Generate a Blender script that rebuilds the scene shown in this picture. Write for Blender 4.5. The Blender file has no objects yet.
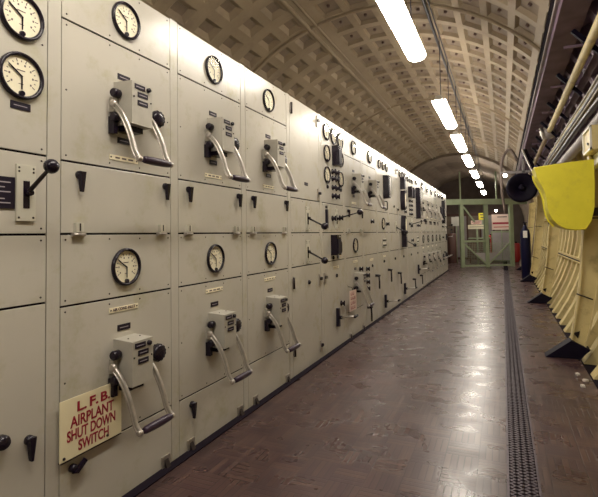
import bpy, bmesh, math, random
from mathutils import Vector, Matrix
random.seed(4)
S = bpy.context.scene
C = S.collection
PI = math.pi

# ------------------------------------------------------------------ materials
def mat(name, col, rough=.5, metal=0., var=0., vscale=6., bump=0., bscale=60., spec=.5, emit=None, estr=0., dirt=None, dscale=3.):
    m = bpy.data.materials.new(name); m.use_nodes = True
    nt = m.node_tree; b = nt.nodes['Principled BSDF']
    b.inputs['Base Color'].default_value = (*col, 1)
    b.inputs['Roughness'].default_value = rough
    b.inputs['Metallic'].default_value = metal
    b.inputs['Specular IOR Level'].default_value = spec
    if emit:
        b.inputs['Emission Color'].default_value = (*emit, 1)
        b.inputs['Emission Strength'].default_value = estr
    if var or bump or dirt:
        tc = nt.nodes.new('ShaderNodeNewGeometry')
    if var or dirt:
        n = nt.nodes.new('ShaderNodeTexNoise'); n.inputs['Scale'].default_value = vscale
        n.inputs['Detail'].default_value = 6
        nt.links.new(tc.outputs['Position'], n.inputs['Vector'])
        r = nt.nodes.new('ShaderNodeValToRGB')
        r.color_ramp.elements[0].position = .3; r.color_ramp.elements[1].position = .7
        lo = [max(0, c*(1-var)) for c in col]; hi = [min(1, c*(1+var)) for c in col]
        r.color_ramp.elements[0].color = (*lo, 1); r.color_ramp.elements[1].color = (*hi, 1)
        nt.links.new(n.outputs['Fac'], r.inputs['Fac'])
        out = r.outputs['Color']
        if dirt:
            n2 = nt.nodes.new('ShaderNodeTexNoise'); n2.inputs['Scale'].default_value = dscale
            n2.inputs['Detail'].default_value = 8; n2.inputs['Roughness'].default_value = .7
            nt.links.new(tc.outputs['Position'], n2.inputs['Vector'])
            r2 = nt.nodes.new('ShaderNodeMapRange'); r2.inputs[1].default_value = .52; r2.inputs[2].default_value = .72
            nt.links.new(n2.outputs['Fac'], r2.inputs[0])
            mx = nt.nodes.new('ShaderNodeMix'); mx.data_type = 'RGBA'
            mx.inputs[7].default_value = (*dirt, 1)
            nt.links.new(r2.outputs[0], mx.inputs[0]); nt.links.new(out, mx.inputs[6])
            out = mx.outputs[2]
        nt.links.new(out, b.inputs['Base Color'])
    if bump:
        n3 = nt.nodes.new('ShaderNodeTexNoise'); n3.inputs['Scale'].default_value = bscale
        nt.links.new(tc.outputs['Position'], n3.inputs['Vector'])
        bp = nt.nodes.new('ShaderNodeBump'); bp.inputs['Strength'].default_value = bump; bp.inputs['Distance'].default_value = .01
        nt.links.new(n3.outputs['Fac'], bp.inputs['Height']); nt.links.new(bp.outputs[0], b.inputs['Normal'])
    return m

M = {}
M['panel'] = mat('grey_green_enamel', (.50, .472, .412), .24, var=.05, vscale=2.2, bump=.05, bscale=5., spec=.5, dirt=(.42, .39, .28), dscale=5.)
M['panel2'] = mat('grey_enamel_trim', (.52, .50, .42), .35, var=.04, vscale=9)
M['gap'] = mat('dark_joint', (.008, .006, .010), .9, spec=.05)
M['screw'] = mat('dark_screw', (.04, .03, .03), .5, .5)
M['black'] = mat('black_bakelite', (.010, .006, .014), .25, spec=.4)
M['blackm'] = mat('black_label', (.012, .008, .018), .45, spec=.25)
M['line'] = mat('engraved_line', (.34, .30, .33), .6)
M['box'] = mat('mechanism_grey', (.40, .375, .32), .4, var=.06, vscale=20, bump=.06, bscale=120)
M['metal'] = mat('worn_steel', (.46, .42, .38), .36, .7, var=.15, vscale=40)
M['grip'] = mat('dark_plum_grip', (.028, .014, .032), .35)
M['dial'] = mat('cream_dial', (.80, .74, .56), .5, var=.03, vscale=30)
M['ink'] = mat('dial_ink', (.10, .07, .07), .6)
M['cream_label'] = mat('cream_label', (.85, .78, .58), .5)
M['sign'] = mat('cream_sign_board', (.82, .74, .50), .45, var=.03, vscale=12)
M['red'] = mat('dark_red_lettering', (.30, .008, .03), .5)
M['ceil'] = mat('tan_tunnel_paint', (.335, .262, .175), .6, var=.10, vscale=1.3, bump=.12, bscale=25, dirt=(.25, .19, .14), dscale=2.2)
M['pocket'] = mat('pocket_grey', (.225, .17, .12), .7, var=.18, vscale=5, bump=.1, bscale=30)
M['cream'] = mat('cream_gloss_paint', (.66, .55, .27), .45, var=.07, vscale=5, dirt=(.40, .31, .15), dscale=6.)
M['pocketr'] = mat('dark_brown_pocket', (.13, .09, .06), .6, var=.3, vscale=7)  # pocket floors, darker than the cream ribs
M['plum'] = mat('plum_paint_and_shade', (.14, .09, .135), .6, var=.25, vscale=6)  # tray and bracket paint, also the painted-in shade of the upper lining
M['dark'] = mat('dark_blue_black', (.005, .003, .012), .6, var=.3, vscale=8, spec=.15)
M['bolt'] = mat('ceiling_bolt', (.12, .07, .06), .6)
M['green'] = mat('pale_green_steel', (.27, .32, .20), .5, var=.1, vscale=6)
M['yellow'] = mat('yellow_plastic', (.78, .70, .045), .38, var=.05, vscale=7, dirt=(.66, .58, .05), dscale=9.)
M['white'] = mat('white_enamel', (.75, .73, .68), .4)
M['tube'] = mat('lit_tube', (1, 1, 1), .5, emit=(1.0, .92, .80), estr=46.)
M['steelgrate'] = mat('dark_grate_iron', (.075, .055, .07), .45, .5, var=.25, vscale=20)
M['trench'] = mat('trench_black', (.012, .008, .014), .9, spec=.1)
M['cable'] = mat('black_cable', (.015, .01, .02), .35)
M['cablew'] = mat('pale_cable', (.55, .50, .45), .4)
M['greyduct'] = mat('grey_duct', (.33, .30, .30), .5, var=.1, vscale=4)
M['blue'] = mat('dark_blue_enamel', (.005, .005, .028), .4, spec=.2)
M['redpaint'] = mat('red_paint', (.45, .03, .03), .4)
M['pink'] = mat('pale_pink_notice', (.72, .55, .48), .5)
M['brown'] = mat('brown_box', (.10, .05, .04), .6)
M['wallend'] = mat('dark_bulkhead', (.12, .09, .075), .8, var=.2, vscale=3)
M['lining'] = mat('dim_corrugated_lining', (.20, .155, .115), .7, var=.15, vscale=4)
# glass
g = bpy.data.materials.new('instrument_glass'); g.use_nodes = True
nt = g.node_tree; nt.nodes.remove(nt.nodes['Principled BSDF'])
tr = nt.nodes.new('ShaderNodeBsdfTransparent'); gl = nt.nodes.new('ShaderNodeBsdfGlossy'); gl.inputs['Roughness'].default_value = .06
lw = nt.nodes.new('ShaderNodeLayerWeight'); lw.inputs['Blend'].default_value = .5; fr = nt.nodes.new('ShaderNodeMath'); fr.operation = 'POWER'; fr.inputs[1].default_value = 7.; nt.links.new(lw.outputs['Facing'], fr.inputs[0]); mx = nt.nodes.new('ShaderNodeMixShader')
nt.links.new(fr.outputs[0], mx.inputs[0]); nt.links.new(tr.outputs[0], mx.inputs[1]); nt.links.new(gl.outputs[0], mx.inputs[2])
nt.links.new(mx.outputs[0], nt.nodes['Material Output'].inputs['Surface'])
M['glass'] = g

# floor: small wood-block / lino strips running along the tunnel
def floor_mat():
    m = bpy.data.materials.new('plum_brown_block_floor'); m.use_nodes = True
    nt = m.node_tree; N = nt.nodes; L = nt.links; b = N['Principled BSDF']; b.inputs['Specular IOR Level'].default_value = .4
    geo = N.new('ShaderNodeNewGeometry')
    sx = N.new('ShaderNodeSeparateXYZ'); L.new(geo.outputs['Position'], sx.inputs[0])
    def bricks(a, b_):
        cx = N.new('ShaderNodeCombineXYZ'); L.new(sx.outputs[a], cx.inputs['X']); L.new(sx.outputs[b_], cx.inputs['Y'])
        br = N.new('ShaderNodeTexBrick'); L.new(cx.outputs[0], br.inputs['Vector']); br.offset = 0
        br.inputs['Scale'].default_value = 1; br.inputs['Brick Width'].default_value = .156; br.inputs['Row Height'].default_value = .0312
        br.inputs['Mortar Size'].default_value = .0028; br.inputs['Mortar Smooth'].default_value = .3
        br.inputs['Color1'].default_value = (.084, .046, .040, 1); br.inputs['Color2'].default_value = (.048, .025, .028, 1)
        br.inputs['Mortar'].default_value = (.03, .016, .018, 1)
        return br
    b1, b2 = bricks('X', 'Y'), bricks('Y', 'X')
    ch = N.new('ShaderNodeTexChecker'); ch.inputs['Scale'].default_value = 1/.156
    fl = N.new('ShaderNodeCombineXYZ'); fl.inputs['Z'].default_value = .07
    L.new(sx.outputs['X'], fl.inputs['X']); L.new(sx.outputs['Y'], fl.inputs['Y']); L.new(fl.outputs[0], ch.inputs['Vector'])
    bc = N.new('ShaderNodeMix'); bc.data_type = 'RGBA'; L.new(ch.outputs['Fac'], bc.inputs[0]); L.new(b1.outputs['Color'], bc.inputs[6]); L.new(b2.outputs['Color'], bc.inputs[7])
    bf = N.new('ShaderNodeMix'); L.new(ch.outputs['Fac'], bf.inputs[0]); L.new(b1.outputs['Fac'], bf.inputs[2]); L.new(b2.outputs['Fac'], bf.inputs[3])
    n = N.new('ShaderNodeTexNoise'); n.inputs['Scale'].default_value = 1.6; n.inputs['Detail'].default_value = 7
    L.new(geo.outputs['Position'], n.inputs['Vector'])
    mr = N.new('ShaderNodeMapRange'); mr.inputs[1].default_value = .3; mr.inputs[2].default_value = .7; mr.inputs[3].default_value = .75; mr.inputs[4].default_value = 1.25
    L.new(n.outputs['Fac'], mr.inputs[0])
    mu = N.new('ShaderNodeMix'); mu.data_type = 'RGBA'; mu.blend_type = 'MULTIPLY'; mu.inputs[0].default_value = 1
    L.new(bc.outputs[2], mu.inputs[6]); L.new(mr.outputs[0], mu.inputs[7])
    # long scuff streaks
    mp = N.new('ShaderNodeMapping'); mp.inputs['Scale'].default_value = (22, 1.2, 1); L.new(geo.outputs['Position'], mp.inputs[0])
    n2 = N.new('ShaderNodeTexNoise'); n2.inputs['Scale'].default_value = 1.3; n2.inputs['Detail'].default_value = 8; L.new(mp.outputs[0], n2.inputs['Vector'])
    m2 = N.new('ShaderNodeMapRange'); m2.inputs[1].default_value = .56; m2.inputs[2].default_value = .75; m2.inputs[4].default_value = .35
    L.new(n2.outputs['Fac'], m2.inputs[0])
    mx = N.new('ShaderNodeMix'); mx.data_type = 'RGBA'; mx.inputs[7].default_value = (.16, .10, .085, 1)
    L.new(m2.outputs[0], mx.inputs[0]); L.new(mu.outputs[2], mx.inputs[6]); L.new(mx.outputs[2], b.inputs['Base Color'])
    m3 = N.new('ShaderNodeMapRange'); m3.inputs[1].default_value = .3; m3.inputs[2].default_value = .7; m3.inputs[3].default_value = .23; m3.inputs[4].default_value = .36
    n4 = N.new('ShaderNodeTexNoise'); n4.inputs['Scale'].default_value = 5; n4.inputs['Detail'].default_value = 2; L.new(geo.outputs['Position'], n4.inputs['Vector'])
    L.new(n4.outputs['Fac'], m3.inputs[0]); L.new(m3.outputs[0], b.inputs['Roughness'])
    bp = N.new('ShaderNodeBump'); bp.inputs['Strength'].default_value = .35; bp.inputs['Distance'].default_value = .004
    ad = N.new('ShaderNodeMath'); ad.operation = 'MULTIPLY_ADD'; L.new(n4.outputs['Fac'], ad.inputs[0]); ad.inputs[1].default_value = .0; iv = N.new('ShaderNodeMath'); iv.operation = 'MULTIPLY'; iv.inputs[1].default_value = -.6; L.new(bf.outputs[0], iv.inputs[0]); L.new(iv.outputs[0], ad.inputs[2])
    L.new(ad.outputs[0], bp.inputs['Height']); L.new(bp.outputs[0], b.inputs['Normal'])
    return m
M['floor'] = floor_mat()

# ------------------------------------------------------------------ mesh builder
class MB:
    def __init__(s): s.v = []; s.f = []; s.m = []; s.sm = []; s.mats = []
    def mi(s, k):
        if k not in s.mats: s.mats.append(k)
        return s.mats.index(k)
    def face(s, idx, k, smooth=False): s.f.append(tuple(idx)); s.m.append(s.mi(k)); s.sm.append(smooth)
    def verts(s, pts): n = len(s.v); s.v += [tuple(p) for p in pts]; return n
    def box(s, x0, x1, y0, y1, z0, z1, k):
        n = s.verts([(x, y, z) for x in (x0, x1) for y in (y0, y1) for z in (z0, z1)])
        for q in ((0, 1, 3, 2), (4, 6, 7, 5), (0, 4, 5, 1), (2, 3, 7, 6), (0, 2, 6, 4), (1, 5, 7, 3)): s.face([n+i for i in q], k)
        return s
    def frontbox(s, x0, x1, y0, y1, z0, z1, k, kf):
        s.box(x0, x1, y0, y1, z0, z1, k); s.m[-5] = s.mi(kf); return s
    def hexa(s, a, b, k):          # two matching loops joined
        n = len(a); i = s.verts(list(a)+list(b))
        s.face([i+j for j in range(n)][::-1], k); s.face([i+n+j for j in range(n)], k)
        for j in range(n): s.face((i+j, i+(j+1) % n, i+n+(j+1) % n, i+n+j), k)
        return s
    def prof(s, o, d, pr, k, n=20, smooth=True, lobes=0):   # revolve (t, r) profile about axis d from o
        o = Vector(o); d = Vector(d).normalized()
        u = d.orthogonal().normalized(); w = d.cross(u)
        rings = []
        for (t, r) in pr:
            c = o+d*t; ring = []
            for j in range(n):
                a = 2*PI*j/n; rr = r*(1-.12*(j % 2)) if lobes and r > 0 else r
                ring.append(c+(u*math.cos(a)+w*math.sin(a))*max(rr, 1e-5))
            rings.append(s.verts(ring))
        for a, b in zip(rings, rings[1:]):
            for j in range(n): s.face((a+j, a+(j+1) % n, b+(j+1) % n, b+j), k, smooth)
        if pr[0][1] > 1e-4: s.face([rings[0]+j for j in range(n)][::-1], k)
        if pr[-1][1] > 1e-4: s.face([rings[-1]+j for j in range(n)], k)
        return s
    def cyl(s, a, b, r, k, n=14, r1=None):
        a = Vector(a); b = Vector(b); return s.prof(a, b-a, [(0, r), ((b-a).length, r if r1 is None else r1)], k, n)
    def ball(s, c, r, k, n=16):
        return s.prof(Vector(c)-Vector((r, 0, 0)), (1, 0, 0), [(r-r*math.cos(PI*i/8), r*math.sin(PI*i/8)) for i in range(9)], k, n)
    def tube(s, pts, r, k, n=10, ry=None):
        pts = [Vector(p) for p in pts]; rings = []
        for i, p in enumerate(pts):
            t = (pts[min(i+1, len(pts)-1)]-pts[max(i-1, 0)]).normalized()
            ref = Vector((0, 1, 0)) if abs(t.y) < .9 else Vector((0, 0, 1))
            u = ref.cross(t).normalized(); w = t.cross(u)
            rings.append(s.verts([p+u*math.cos(2*PI*j/n)*r+w*math.sin(2*PI*j/n)*(ry or r) for j in range(n)]))
        for a, b in zip(rings, rings[1:]):
            for j in range(n): s.face((a+j, a+(j+1) % n, b+(j+1) % n, b+j), k, True)
        s.face([rings[0]+j for j in range(n)][::-1], k); s.face([rings[-1]+j for j in range(n)], k)
        return s
    def mesh(s, name, recalc=True):
        me = bpy.data.meshes.new(name); me.from_pydata(s.v, [], s.f)
        for k in s.mats: me.materials.append(M[k])
        me.polygons.foreach_set('material_index', s.m); me.polygons.foreach_set('use_smooth', s.sm)
        if recalc:
            bm = bmesh.new(); bm.from_mesh(me); bmesh.ops.recalc_face_normals(bm, faces=bm.faces[:]); bm.to_mesh(me); bm.free()
        me.update(); return me
    def obj(s, name, parent=None, loc=(0, 0, 0), recalc=True, bevel=0):
        o = bpy.data.objects.new(name, s.mesh(name, recalc)); C.objects.link(o); o.location = loc
        if parent: o.parent = parent
        if bevel:
            b = o.modifiers.new('bevel', 'BEVEL'); b.width = bevel; b.segments = 2; b.limit_method = 'ANGLE'
        return o

def bez(pts, n=5):   # Catmull-Rom smoothing
    P = [Vector(p) for p in pts]; P = [P[0]]+P+[P[-1]]; out = []
    for i in range(1, len(P)-2):
        for j in range(n):
            t = j/n; a, b, c, d = P[i-1:i+3]
            out.append(.5*((2*b)+(c-a)*t+(2*a-5*b+4*c-d)*t*t+(3*b-a-3*c+d)*t**3))
    out.append(P[-2]); return out

def thing(name, label, cat, loc=(0, 0, 0), rz=0, group=None):
    o = bpy.data.objects.new(name, None); C.objects.link(o); o.empty_display_size = .1
    o.location = loc; o.rotation_euler = (0, 0, rz); return tag(o, label, cat, group)
def tag(o, label, cat, group=None):
    o['label'] = label; o['category'] = cat
    if group: o['group'] = group
    return o
def struct(o): o['kind'] = 'structure'; return o

def text_mesh(txt, size, k, bold=0., depth=.0008, sx=1.):
    cu = bpy.data.curves.new('lettering', 'FONT'); cu.body = txt; cu.size = size; cu.align_x = 'CENTER'; cu.align_y = 'CENTER'
    cu.offset = bold; cu.extrude = depth
    ob = bpy.data.objects.new('lettering', cu); C.objects.link(ob)
    dg = bpy.context.evaluated_depsgraph_get(); me = bpy.data.meshes.new_from_object(ob.evaluated_get(dg))
    bpy.data.objects.remove(ob)
    # text plane XY -> (y, z) plane facing +x
    for v in me.vertices: x, y, z = v.co; v.co = (z, x*sx, y)
    me.materials.clear(); me.materials.append(M[k]); return me

# ------------------------------------------------------------------ shared part meshes
cache = {}
def protos(key):
    """returns list of (name, mesh, [(name, mesh)...]) for one fitting"""
    if key in cache: return cache[key]
    out = []
    if key in ('gauge', 'gauge_small'):
        R = .084 if key == 'gauge' else .062; s = R/.084
        b = MB(); n = 36
        b.prof((0, 0, 0), (1, 0, 0), [(0, R), (.010, R), (.015, R*.97), (.016, R*.92), (.013, R*.86), (.006, R*.84)], 'black', n)
        b.f.pop(); b.m.pop(); b.sm.pop()
        b.mi('black')
        d = MB(); d.prof((.001, 0, 0), (1, 0, 0), [(0, R*.85), (.003, R*.85)], 'dial', n, False)
        for i in range(15):                      # scale ticks
            a = math.radians(215-i*250/14); r0 = .60*R; r1 = (.74 if i % 2 == 0 else .67)*R; w = .0016*s
            c, q = math.cos(a), math.sin(a)
            d.hexa([(.0042, -(r0*c)+w*q, r0*q+w*c), (.0042, -(r0*c)-w*q, r0*q-w*c), (.0042, -(r1*c)-w*q, r1*q-w*c), (.0042, -(r1*c)+w*q, r1*q+w*c)],
                   [(.0046, -(r0*c)+w*q, r0*q+w*c), (.0046, -(r0*c)-w*q, r0*q-w*c), (.0046, -(r1*c)-w*q, r1*q-w*c), (.0046, -(r1*c)+w*q, r1*q+w*c)], 'ink')
            if i % 2 == 0:
                rr = .50*R; d.box(.0042, .0046, -rr*c*1.04-.003*s, -rr*c*1.04+.003*s, rr*q-.0035*s, rr*q+.0035*s, 'ink')
        d.box(.0042, .0046, -.018*s, .014*s, .018*s, .0215*s, 'ink')
        d.box(.0042, .0046, -.010*s, .008*s, -.030*s, -.0275*s, 'ink')
        e = MB()
        e.hexa([(.007, -.002*s, -.048*s), (.007, .002*s, -.048*s), (.007, .0025*s, 0), (.007, -.0025*s, 0)], [(.009, -.002*s, -.048*s), (.009, .002*s, -.048*s), (.009, .0025*s, 0), (.009, -.0025*s, 0)], 'black')
        e.hexa([(.007, .001, -.006*s), (.007, .004*s, -.001), (.007, -.048*s, .034*s), (.007, -.050*s, .030*s)], [(.009, .001, -.006*s), (.009, .004*s, -.001), (.009, -.048*s, .034*s), (.009, -.050*s, .030*s)], 'black')
        e.prof((.005, 0, -.063*s), (1, 0, 0), [(0, .011*s), (.009, .009*s)], 'black', 12)
        gm = MB(); gi = gm.verts([(.0145, R*.90*math.cos(2*PI*j/n), R*.90*math.sin(2*PI*j/n)) for j in range(n)]); gm.face([gi+j for j in range(n)], 'glass')
        out = [('gauge', b.mesh('gauge'), [('dial', d.mesh('dial')), ('needle', e.mesh('needle')), ('glass_cover', gm.mesh('glass_cover', False))])]
    elif key == 'mech':
        b = MB(); b.hexa([(0, -.055, -.085), (.107, -.055, -.085), (.107, -.055, .103), (0, -.055, .110)], [(0, .070, -.085), (.107, .070, -.085), (.107, .070, .103), (0, .070, .110)], 'box')
        for y in (-.045, .060): b.prof((.107, y, .028 if y > 0 else .035), (1, 0, 0), [(0, .004), (.003, .003)], 'black', 8)
        b.prof((.05, -.02, .106), (0, 0, 1), [(0, .004), (.003, .003)], 'black', 8); b.prof((.05, .05, .106), (0, 0, 1), [(0, .004), (.003, .003)], 'black', 8)
        b.box(0, .07, -.04, .05, -.11, -.085, 'black')  # black block stands in for the shadow underneath the housing
        subs = []
        for i, (y0, z) in enumerate(((-.04, .083), (-.022, .050), (-.022, .014))):
            p = MB(); p.box(.107, .1095, y0, y0+.062, z-.011, z+.011, 'blackm'); p.box(.1095, .1099, y0+.008, y0+.053, z-.002, z+.001, 'line'); subs.append(('indicator_plate', p.mesh('indicator_plate')))
        lk = MB(); lk.prof((.107, .042, .083), (1, 0, 0), [(0, .011), (.012, .010), (.013, .004)], 'black', 12); subs.append(('lock', lk.mesh('lock')))
        sp = MB()
        for z, r in ((.050, .020), (-.055, .019)):
            sp.prof((.035, -.095, z), (0, 1, 0), [(0, r*.8), (.006, r), (.034, r), (.04, r*.8)], 'black', 14)
        sp.box(0, .03, -.084, -.060, -.125, -.05, 'black'); sp.box(0, .03, -.080, -.062, -.03, .03, 'box')
        subs.append(('pivot_block', sp.mesh('pivot_block')))
        out.append(('breaker_mechanism', b.mesh('breaker_mechanism'), subs))
        path = [(.036, 0, .0), (.080, 0, -.047), (.113, 0, -.105), (.135, 0, -.160), (.152, 0, -.215), (.174, 0, -.249)]
        for y0, y1 in ((-.090, -.086), (.100, .110)):
            a = MB(); pp = bez([(x, y0+(y1-y0)*i/5, z) for i, (x, _, z) in enumerate(path)])
            dd = Vector((.0075, 0, .005)); a.tube([p-dd for p in pp], .0042, 'metal', 8, ry=.0075); a.tube([p+dd for p in pp], .0042, 'metal', 8, ry=.0075); a.tube(pp, .0065, 'box', 6, ry=.004)
            a.prof((.036, y0-.010, 0), (0, 1, 0), [(0, .010), (.004, .018), (.016, .018), (.02, .012)], 'metal', 14)
            a.prof((.176, y1-.012, -.249), (0, 1, 0), [(0, .008), (.004, .013), (.02, .013), (.024, .008)], 'metal', 12)
            out.append(('crank_arm', a.mesh('crank_arm'), []))
        h = MB(); h.prof((.176, -.062, -.249), (0, 1, 0), [(0, .012), (.01, .0155), (.05, .0175), (.11, .0175), (.155, .0155), (.172, .012)], 'grip', 14)
        out.append(('grip', h.mesh('grip'), []))
        k = MB(); k.prof((0, .193, -.004), (1, 0, 0), [(0, .030), (.012, .030), (.014, .042), (.040, .042), (.048, .036), (.050, .012)], 'black', 24, True, 1)
        out.append(('round_knob', k.mesh('round_knob'), []))
    elif key == 'drop':
        b = MB(); b.prof((0, 0, 0), (1, 0, 0), [(0, .017), (.010, .017), (.022, .012), (.024, .005)], 'black', 14)
        b.hexa([(.012, -.016, .010), (.012, .016, .010), (.012, .006, -.068), (.012, -.006, -.068)], [(.030, -.012, .012), (.030, .012, .012), (.026, .004, -.070), (.026, -.004, -.070)], 'black')
        out = [('door_handle', b.mesh('door_handle'), [])]
    elif key == 'turned':
        b = MB(); b.prof((0, 0, 0), (1, 0, 0), [(0, .016), (.012, .016), (.024, .010)], 'black', 14)
        b.hexa([(.012, -.012, -.016), (.012, .010, -.024), (.012, .055, .010), (.012, .045, .022)], [(.028, -.010, -.012), (.028, .008, -.020), (.026, .053, .010), (.026, .044, .020)], 'black')
        out = [('door_handle', b.mesh('door_handle'), [])]
    elif key == 'disc':
        b = MB(); b.prof((0, 0, 0), (1, 0, 0), [(0, .024), (.02, .024), (.03, .018), (.031, .002)], 'black', 18)
        out = [('round_knob', b.mesh('round_knob'), [])]
    elif key == 'dot':
        b = MB(); b.prof((0, 0, 0), (1, 0, 0), [(0, .019), (.012, .018), (.016, .010)], 'black', 14); out = [('lock', b.mesh('lock'), [])]
    elif key == 'knob':
        b = MB(); b.prof((0, 0, 0), (1, 0, 0), [(0, .028), (.008, .028), (.010, .016), (.035, .019), (.037, .008)], 'black', 14)
        b.box(.03, .042, -.004, .004, -.026, .026, 'black'); out = [('selector_knob', b.mesh('selector_knob'), [])]
    elif key == 'hinge':
        b = MB(); b.box(0, .010, -.030, .030, -.014, .004, 'metal'); b.box(0, .018, -.018, .018, .004, .042, 'panel2'); b.cyl((.014, -.028, -.004), (.014, .028, -.004), .006, 'metal', 10)
        b.box(.018, .0195, -.003, .003, .010, .040, 'screw'); out = [('catch', b.mesh('catch'), [])]
    elif key == 'vhinge':
        b = MB(); b.box(0, .008, -.022, .022, -.035, .035, 'metal'); b.cyl((.012, 0, -.045), (.012, 0, .045), .009, 'screw', 10); out = [('hinge', b.mesh('hinge'), [])]
    elif key == 'latch':
        b = MB(); b.box(0, .012, -.02, .02, -.05, .05, 'metal'); b.prof((.012, 0, .01), (1, 0, 0), [(0, .014), (.02, .012)], 'black', 12); b.box(.018, .03, -.03, .012, -.004, .016, 'black')
        out = [('latch', b.mesh('latch'), [])]
    elif key == 'plate':
        b = MB(); b.box(0, .003, -.037, .037, -.013, .013, 'blackm'); b.box(.003, .0034, -.026, .024, -.002, .001, 'line'); out = [('nameplate', b.mesh('nameplate'), [])]
    elif key == 'cplate':
        b = MB(); b.box(0, .003, -.085, .085, -.011, .011, 'cream_label')
        for y in (-.076, .076): b.prof((.003, y, 0), (1, 0, 0), [(0, .004), (.002, .003)], 'screw', 8)
        for y0, y1 in ((-.052, -.026), (-.014, .012), (.024, .054)): b.box(.003, .0034, y0, y1, -.0035, .0035, 'ink')
        out = [('nameplate', b.mesh('nameplate'), [])]
    elif key == 'relay':
        b = MB(); b.box(0, .07, -.055, .055, -.10, .10, 'black'); b.box(.07, .076, -.045, .045, -.085, .06, 'blackm'); b.prof((.07, 0, .082), (1, 0, 0), [(0, .008), (.012, .006)], 'metal', 10)
        out = [('relay', b.mesh('relay'), [])]
    elif key == 'relay_long':
        b = MB(); z = [(-.045, -.17), (.045, -.17), (.05, -.15), (.05, .15), (.045, .17), (-.045, .17), (-.05, .15), (-.05, -.15)]
        b.hexa([(0, a, c) for a, c in z], [(.085, a*.9, c*.96) for a, c in z], 'black')
        b.tube(bez([(.085, 0, -.13), (.115, 0, -.12), (.115, 0, .12), (.085, 0, .13)]), .006, 'metal', 8)
        out = [('relay', b.mesh('relay'), [])]
    elif key == 'relay_oval':
        b = MB(); z = [(.07*math.cos(2*PI*i/20), .17*math.sin(2*PI*i/20)) for i in range(20)]
        b.hexa([(0, a, c) for a, c in z], [(.075, a*.93, c*.96) for a, c in z], 'black')
        b.hexa([(.075, a*.55, c*.7) for a, c in z], [(.078, a*.5, c*.66) for a, c in z], 'dial')
        out = [('relay', b.mesh('relay'), [])]
    elif key == 'strip':
        b = MB(); b.box(0, .02, -.018, .018, -.09, .09, 'blackm'); b.prof((0, 0, .115), (1, 0, 0), [(0, .014), (.014, .012)], 'black', 12); out = [('indicator_strip', b.mesh('indicator_strip'), [])]
    elif key == 'loop':
        b = MB(); b.tube(bez([(0, 0, .06), (.04, 0, .055), (.045, 0, 0), (.04, 0, -.055), (0, 0, -.06)]), .008, 'black', 8); b.box(0, .006, -.016, .016, -.075, .075, 'metal')
        out = [('pull_handle', b.mesh('pull_handle'), [])]
    elif key in ('ballU', 'ballD', 'ballF'):
        b = MB(); b.frontbox(0, .008, -.036, .036, -.10, .10, 'panel2', 'panel2')
        for y in (-.027, .027):
            for z in (-.088, .075, .088): b.prof((.008, y, z), (1, 0, 0), [(0, .004), (.002, .003)], 'screw', 8)
        b.box(.008, .0095, -.012, .012, -.055, .042, 'black')
        b.prof((.008, .006, 0), (1, 0, 0), [(0, .014), (.02, .010)], 'black', 12)
        e = {'ballU': (.135, 0, .085), 'ballD': (.16, 0, -.075), 'ballF': (.24, .03, .06)}[key]
        l = MB(); l.cyl((.01, .004, 0), e, .0085, 'black' if key != 'ballU' else 'screw', 10, .0065)
        k = MB(); k.ball(e, .026 if key == 'ballU' else .030, 'black')
        out = [('switch_plate', b.mesh('switch_plate'), []), ('lever', l.mesh('lever'), [('ball_knob', k.mesh('ball_knob'))])]
    elif key == 'tlever':
        b = MB(); b.box(0, .03, -.022, .022, -.09, .09, 'blackm'); b.cyl((.03, 0, 0), (.055, 0, 0), .018, 'black', 12)
        b.tube([(.05, -.01, 0), (.13, .0, .012), (.20, .0, .02)], .009, 'metal', 8); b.cyl((.20, -.045, .02), (.20, .045, .02), .013, 'black', 10)
        out = [('operating_lever', b.mesh('operating_lever'), [])]
    elif key == 'dropbar':
        b = MB(); b.prof((0, 0, .08), (1, 0, 0), [(0, .018), (.05, .016)], 'black', 12); b.tube([(.045, 0, .09), (.05, 0, .0), (.05, 0, -.09)], .011, 'black', 8); b.box(.03, .06, -.02, .03, .07, .09, 'black')
        out = [('operating_lever', b.mesh('operating_lever'), [])]
    elif key == 'foot':
        b = MB(); b.box(0, .03, -.03, .03, 0, .006, 'metal'); b.box(0, .008, -.03, .03, 0, .06, 'metal'); b.hexa([(0, -.014, 0), (.03, -.014, 0), (0, -.014, .06)], [(0, .014, 0), (.03, .014, 0), (0, .014, .06)], 'screw')
        out = [('foot_bracket', b.mesh('foot_bracket'), [])]
    elif key == 'lamp4':
        b = MB(); b.box(0, .006, -.10, .10, -.06, .06, 'panel2')
        for y in (-.07, 0, .07):
            for z in (-.035, .035): b.prof((.006, y, z), (1, 0, 0), [(0, .011), (.012, .009)], 'black', 10)
        out = [('indicator_panel', b.mesh('indicator_panel'), [])]
    cache[key] = out; return out

def fit(key, parent, y, z, rx=0):
    made = []
    for name, me, subs in protos(key):
        o = bpy.data.objects.new(name, me); C.objects.link(o); o.parent = parent; o.location = (0.0, y, z); o.rotation_euler.x = rx
        for sn, sm in subs:
            q = bpy.data.objects.new(sn, sm); C.objects.link(q); q.parent = o
        made.append(o)
    return made

# ------------------------------------------------------------------ switchboard cubicles
W = .70; Y0 = .5414; ZT, ZA, ZB, ZC, ZD, ZE = 2.269, 1.997, 1.434, 1.148, .869, .284
def panel(parent, name, y0, y1, z0, z1, screws=True, g=.004):
    b = MB(); b.box(-.008, 0, y0+.002, y1-.002, z0+g, z1-g, 'panel')
    if screws:
        ys = [y0+.022, y0+.24, y0+.42, y1-.022]
        for y in ys:
            for z in (z0+.022, z1-.022): b.prof((0, y, z), (1, 0, 0), [(0, .0045), (.002, .0035)], 'screw', 8)
        if z1-z0 > .4:
            for y in (y0+.022, y1-.022): b.prof((0, y, (z0+z1)/2), (1, 0, 0), [(0, .0045), (.002, .0035)], 'screw', 8)
    return b.obj(name, parent, bevel=.0015)

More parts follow.
